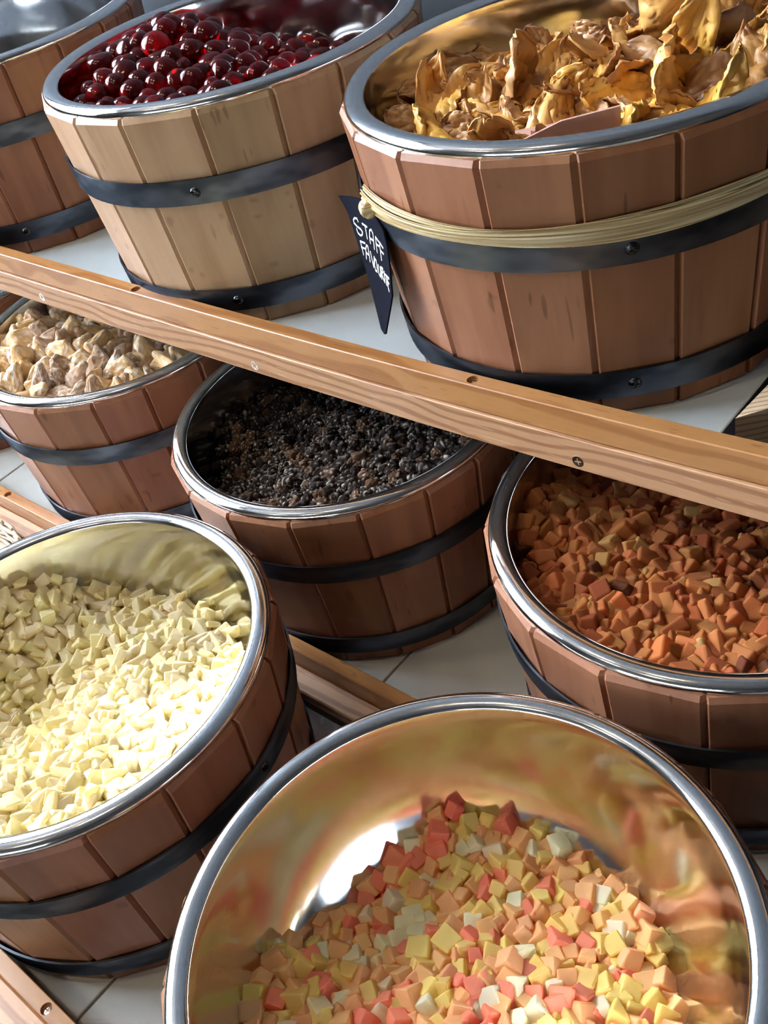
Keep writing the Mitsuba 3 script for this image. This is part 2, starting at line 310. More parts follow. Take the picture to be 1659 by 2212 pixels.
def bowl_profile():
    t = np.linspace(0, 1, 15)
    rim = [(RS - .0005, -.0075)] + [(.1480 + .0070 * math.cos(a), -.0048 + .0052 * math.sin(a)) for a in np.linspace(-.35, math.pi * .93, 16)]
    ang = np.linspace(0.02, math.pi / 2, 26)
    inner = [(RI * math.cos(a) ** (2 / PW), ZI - DB * math.sin(a) ** (2 / PW)) for a in ang]
    inner[-1] = (0.0, inner[-1][1])
    outer = [(0.0, inner[-1][1] - .0009)] + [(r + .0009, z - .0006) for r, z in inner[-2::-1]] + [(RI + .002, -.0085)]
    return rim + inner + outer
BP = bowl_profile()
bowlmesh = lathe(BP, 120)
TUBKEY, BOWLKEY = {}, {}
for n, (x, y, z, s, g0, wd) in TUBS.items():
    k = thing('wooden_tub', TL[n], 'tub', 'wooden tubs of the stepped display'); TUBKEY[n] = k
    M = np.eye(4); M[:3, 3] = (x, y, z)
    ed = math.radians(g0) + np.arange(19) * 2 * math.pi / 18; ed[1:-1] += rng.uniform(-.022, .022, 17)
    for i in range(18):
        m = stave(ed[i], ed[i + 1], s); m.apply_transform(M); put('stave', m, wd, k, tone=rng.random())
    b = trimesh.creation.cylinder(RB * .93 * s, .010 * s, sections=36); b.apply_translation((x, y, z + .006 * s)); put('base', b, wd, k, tone=.5)
    for hi, (h0, h1) in enumerate(HB):
        R0, R1 = rc(h0) + .0004, rc(h1) + .0004; t = .0014
        m = lathe(np.array([(R0 - .0002, h0), (R0 + t, h0), (R1 + t, h1), (R1 - .0002, h1)]) * s, 96); m.apply_transform(M)
        hk = put('hoop', m, 'hoop_metal', k, smooth=40, label='dark metal hoop')
        a = math.radians(SCREWS[n, hi]); hm = (h0 + h1) / 2; R = (rc(hm) + .0018) * s
        put('screw', screw((x + R * math.cos(a), y + R * math.sin(a), z + hm * s), (math.cos(a), math.sin(a), -.05), .0042, rng.random(), .4), 'screw_dark', hk, smooth=35)
    bk = thing('steel_bowl', BL[n], 'bowl', 'steel bowls set in the tubs'); BOWLKEY[n] = bk
    m = bowlmesh.copy(); m.apply_scale(s); m.apply_translation((x, y, z + HR * s))
    scene[bk] = mikit.ply(m, 'steel', 30)
# ------------------------------------------------------------------ the fruit in the bowls
def lumps(kind, r):
    """a unit-size piece"""
    if kind == 'cube':
        p = np.array([(i, j, k) for i in (-.5, .5) for j in (-.5, .5) for k in (-.5, .5)], float)
        p += r.normal(0, .05, p.shape); p *= r.uniform(.82, 1.15, 3)
        if r.random() < .25: p[r.integers(8)] *= r.uniform(.4, .7)
        s = trimesh.creation.icosphere(1, .11).vertices
        m = tm(manifold3d.Manifold.hull_points((p[:, None] * .84 + s[None]).reshape(-1, 3).astype(np.float32)))
        m = m.subdivide(); m = clay(m, .05, 3.0, r.integers(99)); return m
    if kind == 'chip':
        sz = np.array([r.uniform(.8, 1.25), r.uniform(.6, 1.0), r.uniform(.3, .75)])
        p = r.uniform(-.5, .5, (7, 3)); p /= np.abs(p).max(1, keepdims=True) * 2.0
        q = np.array([(i, j, k) for i in (-.5, .5) for j in (-.5, .5) for k in (-.5, .5)], float)
        keep = r.random(8) > .22; p = np.vstack([p * .9, q[keep] + r.normal(0, .07, (keep.sum(), 3))]) * sz
        s = trimesh.creation.icosphere(0, .06).vertices
        m = tm(manifold3d.Manifold.hull_points((p[:, None] * .9 + s[None]).reshape(-1, 3).astype(np.float32)))
        return clay(m.subdivide(), .07, 3.0, r.integers(99))
    if kind == 'flake':
        p = np.array([(i, j, k) for i in (-.5, .5) for j in (-.5, .5) for k in (-.5, .5)], float) * (r.uniform(.75, 1.25), r.uniform(.55, .95), r.uniform(.22, .6))
        p += r.normal(0, .07, p.shape)
        if r.random() < .5: p[r.integers(8)] *= r.uniform(.1, .6)
        s = trimesh.creation.icosphere(1, .09).vertices
        m = tm(manifold3d.Manifold.hull_points((p[:, None] * .9 + s[None]).reshape(-1, 3).astype(np.float32)))
        return clay(m.subdivide(), .06, 2.2, r.integers(99))
    if kind == 'dice':
        p = np.array([(i, j, k) for i in (-.5, .5) for j in (-.5, .5) for k in (-.5, .5)], float) * (r.uniform(.8, 1.35), r.uniform(.6, .95), r.uniform(.35, .75))
        p += r.normal(0, .06, p.shape)
        if r.random() < .4: p[r.integers(8)] *= r.uniform(.3, .7)
        s = trimesh.creation.icosphere(1, .15).vertices
        m = tm(manifold3d.Manifold.hull_points((p[:, None] * .84 + s[None]).reshape(-1, 3).astype(np.float32)))
        return clay(m.subdivide(), .10, 2.6, r.integers(99))
    if kind == 'raisin':
        m = trimesh.creation.icosphere(3, .5); v = m.vertices * r.uniform(.75, 1.2, 3)
        nz = np.asarray(meshkit.noise(m.vertices * 5 + r.uniform(0, 90))); nz = np.abs(nz - np.median(nz)); nz /= nz.max()
        lo = np.asarray(meshkit.noise(m.vertices * 2.4 + r.uniform(0, 90))); lo = (lo - lo.min()) / (np.ptp(lo) + 1e-9)
        m.vertices = v * (.62 + .45 * lo + .30 * nz ** .7)[:, None]; m.metadata['ridge'] = nz; return m
    if kind == 'ginger':
        p = r.normal(0, .3, (9, 3)) * np.array([1.15, .8, .62]); s = trimesh.creation.icosphere(1, .17).vertices
        m = tm(manifold3d.Manifold.hull_points((p[:, None] + s[None]).reshape(-1, 3).astype(np.float32)))
        m = trimesh.Trimesh(*trimesh.remesh.subdivide_to_size(m.vertices, m.faces, .16)); m.merge_vertices()
        m = clay(m, .32, 1.7, r.integers(99)); return clay(m, .07, 7.0, r.integers(99))
    if kind == 'cherry':
        m = trimesh.creation.icosphere(3, .5); v = m.vertices.copy(); v *= r.uniform(.92, 1.06, 3)
        d = np.maximum(0, v[:, 2] / .5 - .6); v[:, 2] -= d * .22; m.vertices = v
        return clay(m, .06, 1.6, r.integers(99))
PROTO = {}
def proto(kind, i, n=14):
    if kind not in PROTO:
        r = np.random.default_rng(abs(hash(kind)) % 1000 if False else sum(map(ord, kind))); PROTO[kind] = [lumps(kind, r) for _ in range(n)]
    return PROTO[kind][i % len(PROTO[kind])]
def level_fn(ctrl):
    """height of the fill below the rim (unit bowl) from (azimuth deg, radius or None, z)"""
    P, Z = [], []
    for a, r, z in ctrl:
        rr = float(wall_r(z)) if r is None else r; P.append((rr * math.cos(math.radians(a)), rr * math.sin(math.radians(a)))); Z.append(z)
    f = RBFInterpolator(np.array(P), np.array(Z), kernel='thin_plate_spline', smoothing=1e-5)
    return lambda q: np.clip(f(np.atleast_2d(q)), -.122, .03)
def seen(n, P):
    x, y, z, s = TUBS[n][:4]; q = project(P); ok = (q[:, 0] > -15) & (q[:, 0] < W + 15) & (q[:, 1] > -15) & (q[:, 1] < H + 15)
    t = (z + (HR - .003) * s - P[:, 2]) / (CAM[2] - P[:, 2]); C = P + t[:, None] * (CAM - P)
    ok &= (np.hypot(C[:, 0] - x, C[:, 1] - y) < (.162 if n == 'B' else .150) * s) | (t < 0)
    if z == Z2:
        t = (-.0146 - P[:, 2]) / (CAM[2] - P[:, 2]); C = P + t[:, None] * (CAM - P); ok &= C[:, 1] < -.062
    return ok, q[:, 2]
def heap(n, level, kind, size, pitch, colfn, bsdf, bed_bsdf, bed_col, name, stuff_label, stuff_name, info, jitter=.3, flat=0.0, squash=(1, 1, 1), smooth=35, layers=2, edge=.38, lift=0.0, most=300, under=1.0):
    x, y, z, s = TUBS[n][:4]; r = np.random.default_rng(ord(n)); org = np.array([x, y, z + HR * s])
    pts = []
    for L in range(layers):
        i = np.arange(-40, 41); A, B = np.meshgrid(i, i); X = (A + .5 * (B % 2)) * pitch; Y = B * pitch * .866
        P = np.c_[X.ravel(), Y.ravel()] + r.uniform(-jitter, jitter, (X.size, 2)) * pitch + r.uniform(0, pitch, 2); P = P[np.hypot(P[:, 0], P[:, 1]) < .142]
        h = level(P) + lift; zz = h - size * (.15 + .62 * L) + r.normal(0, .13 * size, len(P))
        R = np.hypot(P[:, 0], P[:, 1]); k = (R + size * edge < wall_r(zz)) & (wall_z(R) < zz - size * .25); pts.append(np.c_[P, zz][k])
    top = pts[0] * s + org; vis, dist = seen(n, top); order = np.argsort(np.where(vis, dist, 1e9)); indiv = order[:min(most, int(vis.sum()))]; mask = np.zeros(len(top), bool); mask[indiv] = True
    extra, ecol = [], []
    def piece(p):
        m = proto(kind, int(r.integers(99))).copy(); sc = size * s * r.uniform(.8, 1.2)
        v = m.vertices * np.array(squash) * sc; q = Rot.random(random_state=int(r.integers(1 << 30)))
        if flat:
            q = Rot.from_euler('zyx', [r.uniform(0, 6.28), r.normal(0, flat), r.normal(0, flat)])
        ridge = m.metadata.get('ridge') if kind == 'raisin' else None
        c, cls = colfn(r, np.asarray(m.vertices), ridge); m = trimesh.Trimesh(q.apply(v) + p, m.faces, process=False)
        return m, np.broadcast_to(c, (len(v), 3)), cls
    for p, ind in zip(top, mask):
        m, c, cls = piece(p)
        if ind:
            k = key(name); scene[k] = mikit.ply(m, bsdf, True if smooth is True else False, color=np.array(c)) if smooth in (True, False) else mikit.ply(*sm(m, c, smooth), bsdf_(bsdf))
            tag(k, *info[cls])
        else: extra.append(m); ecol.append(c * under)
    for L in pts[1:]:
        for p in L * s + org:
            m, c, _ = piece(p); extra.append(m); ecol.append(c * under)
    # the bed of fruit below, resting in the bowl
    th = np.linspace(0, 2 * np.pi, 72, endpoint=False); U = np.linspace(0, 1, 18)[1:]
    rim_r = np.full(72, .12)
    for _ in range(30): rim_r = .5 * rim_r + .5 * wall_r(level(np.c_[rim_r * np.cos(th), rim_r * np.sin(th)]) - size * .8)
    rim_r = np.minimum(rim_r - .0015, .138)
    V = [[0, 0, float(level([[0, 0]])[0]) - size * .8]]; Bt = [[0, 0, float(wall_z(0)) + .001]]
    for u in U:
        q = np.c_[u * rim_r * np.cos(th), u * rim_r * np.sin(th)]; rr = u * rim_r
        zt = np.maximum(level(q) - size * .8, wall_z(rr) + .0016); V += np.c_[q, zt].tolist(); Bt += np.c_[q, np.minimum(wall_z(rr) + .001, zt - .0004)].tolist()
    nn = len(V); f = []
    for a in range(72):
        b = (a + 1) % 72; f += [(0, 1 + a, 1 + b), (nn, nn + 1 + b, nn + 1 + a)]
        for l in range(len(U) - 1):
            p0, p1 = 1 + l * 72, 1 + (l + 1) * 72; f += [(p0 + a, p1 + a, p1 + b), (p0 + a, p1 + b, p0 + b), (nn + p0 + a, nn + p1 + b, nn + p1 + a), (nn + p0 + a, nn + p0 + b, nn + p1 + b)]
        e = 1 + (len(U) - 1) * 72; f += [(e + a, nn + e + a, nn + e + b), (e + a, nn + e + b, e + b)]
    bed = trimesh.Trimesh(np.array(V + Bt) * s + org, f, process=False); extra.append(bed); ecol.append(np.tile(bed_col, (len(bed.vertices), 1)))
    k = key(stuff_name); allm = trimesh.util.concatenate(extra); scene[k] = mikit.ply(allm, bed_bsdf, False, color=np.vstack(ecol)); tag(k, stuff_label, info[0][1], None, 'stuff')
    return int(mask.sum()), len(extra)
def sm(m, c, ang): return (m, None, False)
def bsdf_(b): return b
def lin(*c): return np.array(S(*c))
ALL = {}
# H: mixed candied cubes
lvH = level_fn([(222, None, -.063), (212, None, -.060), (204, None, -.060), (195, None, -.078), (188, None, -.088), (178, None, -.094), (167, None, -.094), (156, None, -.089), (148, None, -.083), (135, None, -.074), (117, None, -.086), (105, None, -.088),
    (94, None, -.093), (80, None, -.093), (68, None, -.089), (58, None, -.091), (48, None, -.095), (32, None, -.097), (10, None, -.09), (340, None, -.075), (310, None, -.065), (280, None, -.055), (250, None, -.058), (0, 0, -.080), (270, .06, -.070)])
CC = [(lin(255, 226, 142), 0, .30), (lin(255, 204, 146), 1, .38), (lin(253, 160, 130), 2, .17), (lin(255, 248, 214), 3, .15)]
def colH(r, v, _):
    u = r.random(); a = 0
    for c, cls, w in CC:
        a += w
        if u < a: break
    c = np.clip(c * r.uniform(.9, 1.06) * (1 + r.normal(0, .03, 3)), 0, .97); return c, cls
ALL['H'] = heap('H', lvH, 'cube', .0104, .0098, colH, 'candy', 'candy', lin(252, 200, 130), 'candied_fruit_cube', 'candied fruit cubes heaped below in the front steel bowl', 'candied_cube_heap',
    [('small golden-yellow candied fruit cube in the front steel bowl', 'candied fruit', 'golden cubes in the front bowl'), ('small orange candied fruit cube in the front steel bowl', 'candied fruit', 'orange cubes in the front bowl'),
     ('small coral-red candied fruit cube in the front steel bowl', 'candied fruit', 'coral-red cubes in the front bowl'), ('small creamy-white candied fruit cube in the front steel bowl', 'candied fruit', 'creamy cubes in the front bowl')], smooth=True)
# G: pineapple pieces
lvG = level_fn([(166, None, -.017), (153, None, -.030), (142, None, -.046), (129, None, -.060), (112, None, -.068), (90, None, -.069), (81, None, -.076), (70, None, -.078), (50, None, -.066), (25, None, -.05), (0, None, -.038), (330, None, -.028), (300, None, -.022), (270, None, -.018), (240, None, -.016), (200, None, -.018), (0, .0, -.055), (205, .055, -.078), (165, .09, -.058)])
def colG(r, v, _):
    return np.clip(lin(255, 243, 206) * r.uniform(.92, 1.02) * np.array([1, 1, r.uniform(.85, 1.1)]), 0, .97), 0
ALL['G'] = heap('G', lvG, 'flake', .0124, .0090, colG, 'candy', 'candy', lin(252, 236, 190), 'dried_pineapple_piece', 'pale pineapple pieces heaped below and at the edge of the left bowl', 'pineapple_heap',
    [('pale yellow chopped dried pineapple piece in the bright left steel bowl', 'dried fruit', 'pineapple pieces in the left bowl')], smooth=True)
# F: apricot pieces
lvF = level_fn([(168, None, -.038), (174, None, -.036), (184, None, -.031), (200, None, -.020), (209, None, -.024), (219, None, -.034), (235, None, -.03), (260, None, -.026), (290, None, -.026), (320, None, -.03), (0, None, -.035), (60, None, -.045), (120, None, -.045), (0, 0, -.04), (250, .06, -.036)])
def colF(r, v, _):
    u = r.random(); c, cls = (lin(206, 132, 82), 0) if u < .66 else ((lin(188, 108, 70), 1) if u < .92 else ((lin(222, 170, 110), 2) if u < .965 else (lin(128, 78, 58), 3)))
    return np.clip(c * r.uniform(.8, 1.12) * (1 + r.normal(0, .05, 3)), 0, .9), cls
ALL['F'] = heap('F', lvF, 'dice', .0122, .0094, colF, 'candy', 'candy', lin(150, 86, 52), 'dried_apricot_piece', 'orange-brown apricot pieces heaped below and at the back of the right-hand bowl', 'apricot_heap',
    [('orange chopped dried apricot piece in the right-hand steel bowl', 'dried fruit', 'orange apricot pieces in the right-hand bowl'), ('reddish-brown chopped dried apricot piece in the right-hand steel bowl', 'dried fruit', 'reddish apricot pieces in the right-hand bowl'), ('pale golden chopped dried apricot piece in the right-hand steel bowl', 'dried fruit', 'golden apricot pieces in the right-hand bowl'), ('dark brown chopped dried apricot piece in the right-hand steel bowl', 'dried fruit', 'dark apricot pieces in the right-hand bowl')], smooth=True)
# E: raisins
lvE = level_fn([(210, None, -.036), (219, None, -.048), (223, None, -.06), (202, None, -.034), (186, None, -.045), (177, None, -.043), (160, None, -.053), (240, None, -.045), (260, None, -.036), (285, None, -.026), (310, None, -.020), (335, None, -.016), (0, None, -.018), (60, None, -.035), (110, None, -.045), (0, 0, -.036)])
def colE(r, v, ridge):
    cls = int(r.random() > .75); base = (lin(38, 31, 30), lin(74, 54, 42))[cls]; dust = lin(186, 176, 164)
    w = np.clip((ridge - .35) / .5, 0, 1)[:, None] * r.uniform(.1, .75); return base * (1 - w) * r.uniform(.7, 1.3) + dust * w, cls
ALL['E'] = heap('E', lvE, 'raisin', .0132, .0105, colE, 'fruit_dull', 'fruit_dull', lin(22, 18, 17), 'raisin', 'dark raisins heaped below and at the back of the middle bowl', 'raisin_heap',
    [('wrinkled near-black dusty raisin in the middle steel bowl', 'dried fruit', 'black raisins in the middle bowl'), ('wrinkled brown dusty raisin in the middle steel bowl', 'dried fruit', 'brown raisins in the middle bowl')], smooth=True)
# D: sugared ginger
lvD = level_fn([(209, None, -.012), (197, None, -.012), (183, None, -.016), (172, None, -.034), (230, None, -.016), (260, None, -.016), (290, None, -.014), (320, None, -.016), (350, None, -.02), (30, None, -.03), (90, None, -.04), (130, None, -.04), (0, 0, -.022), (260, .07, -.012)])
def colD(r, v, _):
    cls = int(r.random() > .65); base = (lin(204, 166, 112), lin(166, 132, 104))[cls]; nz = np.asarray(meshkit.fbm(v * 9 + r.uniform(0, 50))); nz = (nz - nz.mean()) / (nz.std() + 1e-9)
    w = np.clip(.34 + .5 * nz, 0, 1)[:, None] * r.uniform(.3, .95); return base * r.uniform(.85, 1.1) * (1 - w) + lin(240, 234, 226) * w, cls
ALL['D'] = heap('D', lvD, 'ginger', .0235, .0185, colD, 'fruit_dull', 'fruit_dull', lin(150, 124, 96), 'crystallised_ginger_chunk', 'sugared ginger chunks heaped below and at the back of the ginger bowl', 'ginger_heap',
    [('sugar-coated golden-tan ginger chunk in the steel bowl left of the raisins', 'candied ginger', 'golden ginger chunks'), ('sugar-coated greyish-brown ginger chunk in the steel bowl left of the raisins', 'candied ginger', 'greyish ginger chunks')], smooth=True, edge=.5)
# B: glace cherries
lvB = level_fn([(214, None, -.020), (198, None, -.018), (189, None, -.012), (179, None, -.010), (167, None, -.014), (156, None, -.016), (148, None, -.026), (139, None, -.042), (128, None, -.056), (118, None, -.056), (108, None, -.056), (95, None, -.06), (60, None, -.055), (20, None, -.045), (340, None, -.035), (310, None, -.03), (280, None, -.026), (250, None, -.024), (230, None, -.022), (165, .09, -.004), (180, .04, -.014), (300, .06, -.026), (60, .06, -.045)])
def colB(r, v, _): return np.clip(np.array([.88, .06, .07]) * r.uniform(.8, 1.1), 0, .9), 0
ALL['B'] = heap('B', lvB, 'cherry', .0215, .0188, colB, 'cherry_glaze', 'fruit_dull', lin(100, 6, 8), 'glace_cherry', 'dark red cherries lying below the top ones in the cherry bowl', 'cherry_heap',
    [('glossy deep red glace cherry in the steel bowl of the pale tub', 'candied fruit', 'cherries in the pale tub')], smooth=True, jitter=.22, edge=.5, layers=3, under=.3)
# C: dried mango slices
lvC = level_fn([(208, None, -.032), (195, None, -.030), (180, None, -.026), (162, None, -.036), (140, None, -.042), (131, None, -.054), (116, None, -.05), (97, None, -.044), (85, None, -.05), (70, None, -.035), (40, None, -.02), (0, None, -.012), (330, None, -.012), (300, None, -.018), (270, None, -.022), (240, None, -.028), (150, .07, -.022), (0, 0, -.024), (30, .08, -.004), (60, .1, -.012), (90, .05, -.014)])
def mango(r, size):
    nu, nv = 34, 17; u = np.linspace(-1, 1, nu); v = np.linspace(-1, 1, nv); Lg, Wd = size * r.uniform(.42, .62), size * r.uniform(.15, .27)
    U, V = np.meshgrid(u, v, indexing='ij'); sd = r.uniform(0, 90)
    nz = lambda f, k: np.asarray(meshkit.fbm(np.c_[U.ravel() * f, V.ravel() * f * .7, np.full(U.size, sd + k * 7.3)])).reshape(U.shape) - .5
    wid = np.sqrt(np.clip(1 - np.abs(U) ** 2.6, .03, 1)) * (1 + .5 * nz(1.6, 1))
    X = U * Lg; Y = V * Wd * wid + .25 * size * nz(.8, 2); curl = r.uniform(-2.0, 2.0); bend = r.uniform(-1.1, 1.1); tw = r.uniform(-1.0, 1.0)
    a = V * wid * curl * .5; Yc = np.sin(a) / (curl * .5 + 1e-6) * Wd; Zc = (1 - np.cos(a)) / (curl * .5 + 1e-6) * Wd
    Y = Yc + .25 * size * nz(.8, 2); Zs = Zc + .16 * size * nz(1.5, 3) + .15 * size * nz(3.5, 4) + .09 * size * np.abs(nz(7, 8)) * 2
    c, s_ = np.cos(tw * U), np.sin(tw * U); Y, Zs = Y * c - Zs * s_, Y * s_ + Zs * c
    t = bend * U; X, Zs = X + 0, Zs + bend * .35 * Lg * U ** 2
    th = size * (.045 + .02 * nz(2, 5)) * np.clip(1.15 - np.maximum(np.abs(U), np.abs(V)) ** 4, .3, 1)
    P = np.stack([X, Y, Zs], -1); du = np.gradient(P, axis=0); dv = np.gradient(P, axis=1); nn = np.cross(du, dv); nn /= np.linalg.norm(nn, axis=-1, keepdims=True) + 1e-12
    top, bot = P + nn * th[..., None] / 2, P - nn * th[..., None] / 2; verts = np.vstack([top.reshape(-1, 3), bot.reshape(-1, 3)]); k = nu * nv; f = []
    I = lambda i, j: i * nv + j
    for i in range(nu - 1):
        for j in range(nv - 1):
            a_, b_, c_, d_ = I(i, j), I(i + 1, j), I(i + 1, j + 1), I(i, j + 1); f += [(a_, b_, c_), (a_, c_, d_), (k + a_, k + c_, k + b_), (k + a_, k + d_, k + c_)]
    loop = [I(i, 0) for i in range(nu)] + [I(nu - 1, j) for j in range(1, nv)] + [I(i, nv - 1) for i in range(nu - 2, -1, -1)] + [I(0, j) for j in range(nv - 2, 0, -1)]
    for a_, b_ in zip(loop, loop[1:] + loop[:1]): f += [(a_, k + a_, k + b_), (a_, k + b_, b_)]
    e = np.clip(np.maximum(np.abs(U), np.abs(V)), 0, 1) ** 3; br = np.clip(.5 * nz(2.2, 6) * 3 + .5 * e + r.normal(-.05, .22), 0, 1)
    g0, g1 = (lin(216, 164, 92), lin(150, 98, 58)) if r.random() < .66 else (lin(176, 132, 86), lin(116, 78, 52))
    tone_ = 0 if g0[0] > lin(190, 0, 0)[0] else 1
    if r.random() < .18: g0 = lin(222, 170, 76); tone_ = 2
    col = g0 * (1 - br[..., None]) + g1 * br[..., None]; col = np.vstack([col.reshape(-1, 3)] * 2)
    m = trimesh.Trimesh(verts, f, process=False); m.fix_normals(); m.metadata['tone'] = tone_; return m, np.clip(col, 0, .9)
def mangoes():
    n = 'C'; x, y, z, s = TUBS[n][:4]; org = np.array([x, y, z + HR * s]); r = np.random.default_rng(31); pts = []
    for L in range(3):
        pit = .026; i = np.arange(-8, 9); A, B = np.meshgrid(i, i); P = np.c_[((A + .5 * (B % 2)) * pit).ravel(), (B * pit * .866).ravel()] + r.uniform(-.35, .35, (A.size, 2)) * pit
        P = P[np.hypot(P[:, 0], P[:, 1]) < .125]; h = level_(P); zz = h - .004 - .014 * L + r.normal(0, .004, len(P)); k = np.hypot(P[:, 0], P[:, 1]) + .022 < wall_r(zz); pts += [(L, *q) for q in np.c_[P, zz][k]]
    rest, rc_ = [], []
    for L, px, py, pz in pts:
        m, c = mango(r, r.uniform(.050, .074)); q = Rot.from_euler('zyx', [r.uniform(0, 6.28), r.normal(0, .45), r.normal(0, .6)]); v = q.apply(m.vertices) + (px, py, pz)
        R = np.hypot(v[:, 0], v[:, 1]); lim = wall_r(np.minimum(v[:, 2], -.007)) - .0015; sc = np.minimum(1, lim / np.maximum(R, 1e-6)); v[:, :2] *= np.where(v[:, 2] < .002, sc, np.minimum(1, .150 / np.maximum(R, 1e-6)))[:, None]
        v[:, 2] = np.maximum(v[:, 2], wall_z(np.hypot(v[:, 0], v[:, 1])) + .001)
        m.vertices = v * s + org; ok, _ = seen(n, m.vertices)
        if L < 2 and ok.mean() > .12:
            k = key('dried_mango_slice'); scene[k] = mikit.ply(m, 'mango', True, color=c); w_ = ('amber', 'brown', 'bright yellow')[m.metadata['tone']]; tag(k, f'curled leathery {w_} dried mango slice in the ribboned tub', 'dried fruit', f'{w_} mango slices in the ribboned tub')
        else: rest.append(m); rc_.append(c)
    if rest:
        k = key('mango_heap'); scene[k] = mikit.ply(trimesh.util.concatenate(rest), 'mango', True, color=np.vstack(rc_)); tag(k, 'dried mango slices lying below the top ones in the mango bowl', 'dried fruit', None, 'stuff')
level_ = lvC
mangoes()
# ------------------------------------------------------------------ pink scoop in the mango bowl
def backproject(px, n, P0):
    d = np.array([(px[0] - W / 2) / FOC, (px[1] - H / 2) / FOC, 1.0]) @ MV; return CAM + d * (((np.asarray(P0) - CAM) @ n) / (d @ n))
# ------------------------------------------------------------------ chalk sign and raffia ribbon on the mango tub
cx, cy, cz, cs = TUBS['C'][:4]
phi, tilt = math.radians(240), math.radians(6)
sn = np.array([math.cos(phi) * math.cos(tilt), math.sin(phi) * math.cos(tilt), math.sin(tilt)]); su = np.array([-math.sin(phi), math.cos(phi), 0]); sv = np.cross(sn, su)
SP = np.array([cx, cy, 0]) + .1592 * np.array([math.cos(phi), math.sin(phi), 0]) + [0, 0, .122]
def on_card(zx, zy, off=0.0):
    P = backproject((700 + zx / 6.505, 400 + zy / 6.505), sn, SP + sn * off); return np.array([(P - SP) @ su, (P - SP) @ sv])
OUT = [(200, 150), (380, 165), (480, 190), (560, 230), (640, 300), (760, 500), (830, 650), (880, 860), (912, 1100), (932, 1320), (952, 1560), (930, 1700), (860, 2095), (845, 2095), (800, 2020), (700, 1620), (600, 1230), (490, 880), (400, 590), (340, 410), (270, 270)]
sgn = thing('chalk_sign', 'black card sign reading STAFF FAVOURITE hanging beside the mango tub', 'sign')
poly = sg.Polygon([on_card(*q) for q in OUT]).buffer(0)
M = np.eye(4); M[:3, 0], M[:3, 1], M[:3, 2], M[:3, 3] = su, sv, sn, SP - sn * .0012
m = trimesh.creation.extrude_polygon(poly, .0012); m.apply_transform(M); put('card', m, 'black_card', sgn)
STROKES = [[(482, 512), (465, 468), (432, 460), (416, 490), (425, 530), (470, 580), (520, 620), (545, 660), (540, 700), (515, 705), (480, 670), (462, 615)],
 [(540, 540), (606, 588)], [(580, 572), (612, 750)], [(655, 812), (642, 700), (645, 635), (665, 622), (690, 680), (712, 895)], [(650, 745), (695, 778)],
 [(726, 725), (750, 942)], [(726, 727), (770, 790)], [(740, 828), (775, 858)], [(782, 800), (812, 1050)], [(784, 803), (832, 882)], [(800, 920), (838, 966)],
 [(515, 790), (560, 975)], [(512, 786), (578, 815)], [(530, 872), (576, 890)], [(600, 1030), (590, 900), (600, 842), (620, 860), (652, 1072)], [(600, 950), (640, 988)],
 [(655, 935), (703, 1150), (708, 1005)], [(716, 1030), (712, 1110), (730, 1200), (752, 1218), (750, 1140), (735, 1060), (716, 1030)], [(765, 1120), (775, 1240), (795, 1288), (802, 1230), (792, 1150)],
 [(805, 1150), (816, 1312)], [(805, 1152), (828, 1172), (830, 1220), (814, 1242), (852, 1352)], [(848, 1215), (860, 1365)], [(848, 1238), (890, 1285)], [(872, 1262), (886, 1402)], [(892, 1285), (906, 1440), (920, 1490)], [(893, 1285), (915, 1312)], [(900, 1362), (916, 1382)]]
polys = [sg.LineString([on_card(*q) for q in st]).buffer(.00068, cap_style='round') for st in STROKES]
def zcenter(i): return np.mean([q[0] for q in STROKES[i]])
wl = [trimesh.creation.extrude_polygon(p, .0003) for p in polys]
for ids, nm in ((range(0, 11), 'staff'), (range(11, 27), 'favourite')):
    m = trimesh.util.concatenate([wl[i] for i in ids]); m.apply_transform(M); m.apply_translation(sn * .0012); put('lettering', m, 'chalk_ink', sgn, label='white handwritten word ' + nm.upper())
rb = thing('raffia_ribbon', 'pale raffia ribbon tied around the mango tub above its upper hoop', 'ribbon')
def ribbon(a0, a1, r0, z0, w, nseg, seed, amp):
    r = np.random.default_rng(seed); a = np.linspace(a0, a1, nseg); ph = r.uniform(0, 6.28); v = []; nw = 7
    for i, t in enumerate(a):
        lean = .25 * math.sin(3 * t + ph)
        for j in range(nw):
            q = j / (nw - 1) - .5; zz = z0 + q * w * (1 + .18 * math.sin(5 * t + ph)) + .0012 * math.sin(4 * t + ph * 2); rr = (rc(.131) + r0 + .0007 * math.sin(q * 14 + ph + t * 3) + lean * .002 * q)
            v.append((cx + rr * cs * math.cos(t), cy + rr * cs * math.sin(t), cz + zz * cs))
    v = np.array(v); nrm = np.stack([np.cos(np.repeat(a, nw)), np.sin(np.repeat(a, nw)), np.zeros(len(v))], -1); vv = np.vstack([v + nrm * .0004, v - nrm * .0004]); k = len(v); f = []
    for i in range(nseg - 1):
        for j in range(nw - 1):
            A, B, C_, D = i * nw + j, (i + 1) * nw + j, (i + 1) * nw + j + 1, i * nw + j + 1; f += [(A, B, C_), (A, C_, D), (k + A, k + C_, k + B), (k + A, k + D, k + C_)]
        for j in (0, nw - 1):
            A, B = i * nw + j, (i + 1) * nw + j; f += [(A, k + B, B), (A, k + A, k + B)]
    return trimesh.Trimesh(vv, f, process=False)
d2r = math.radians
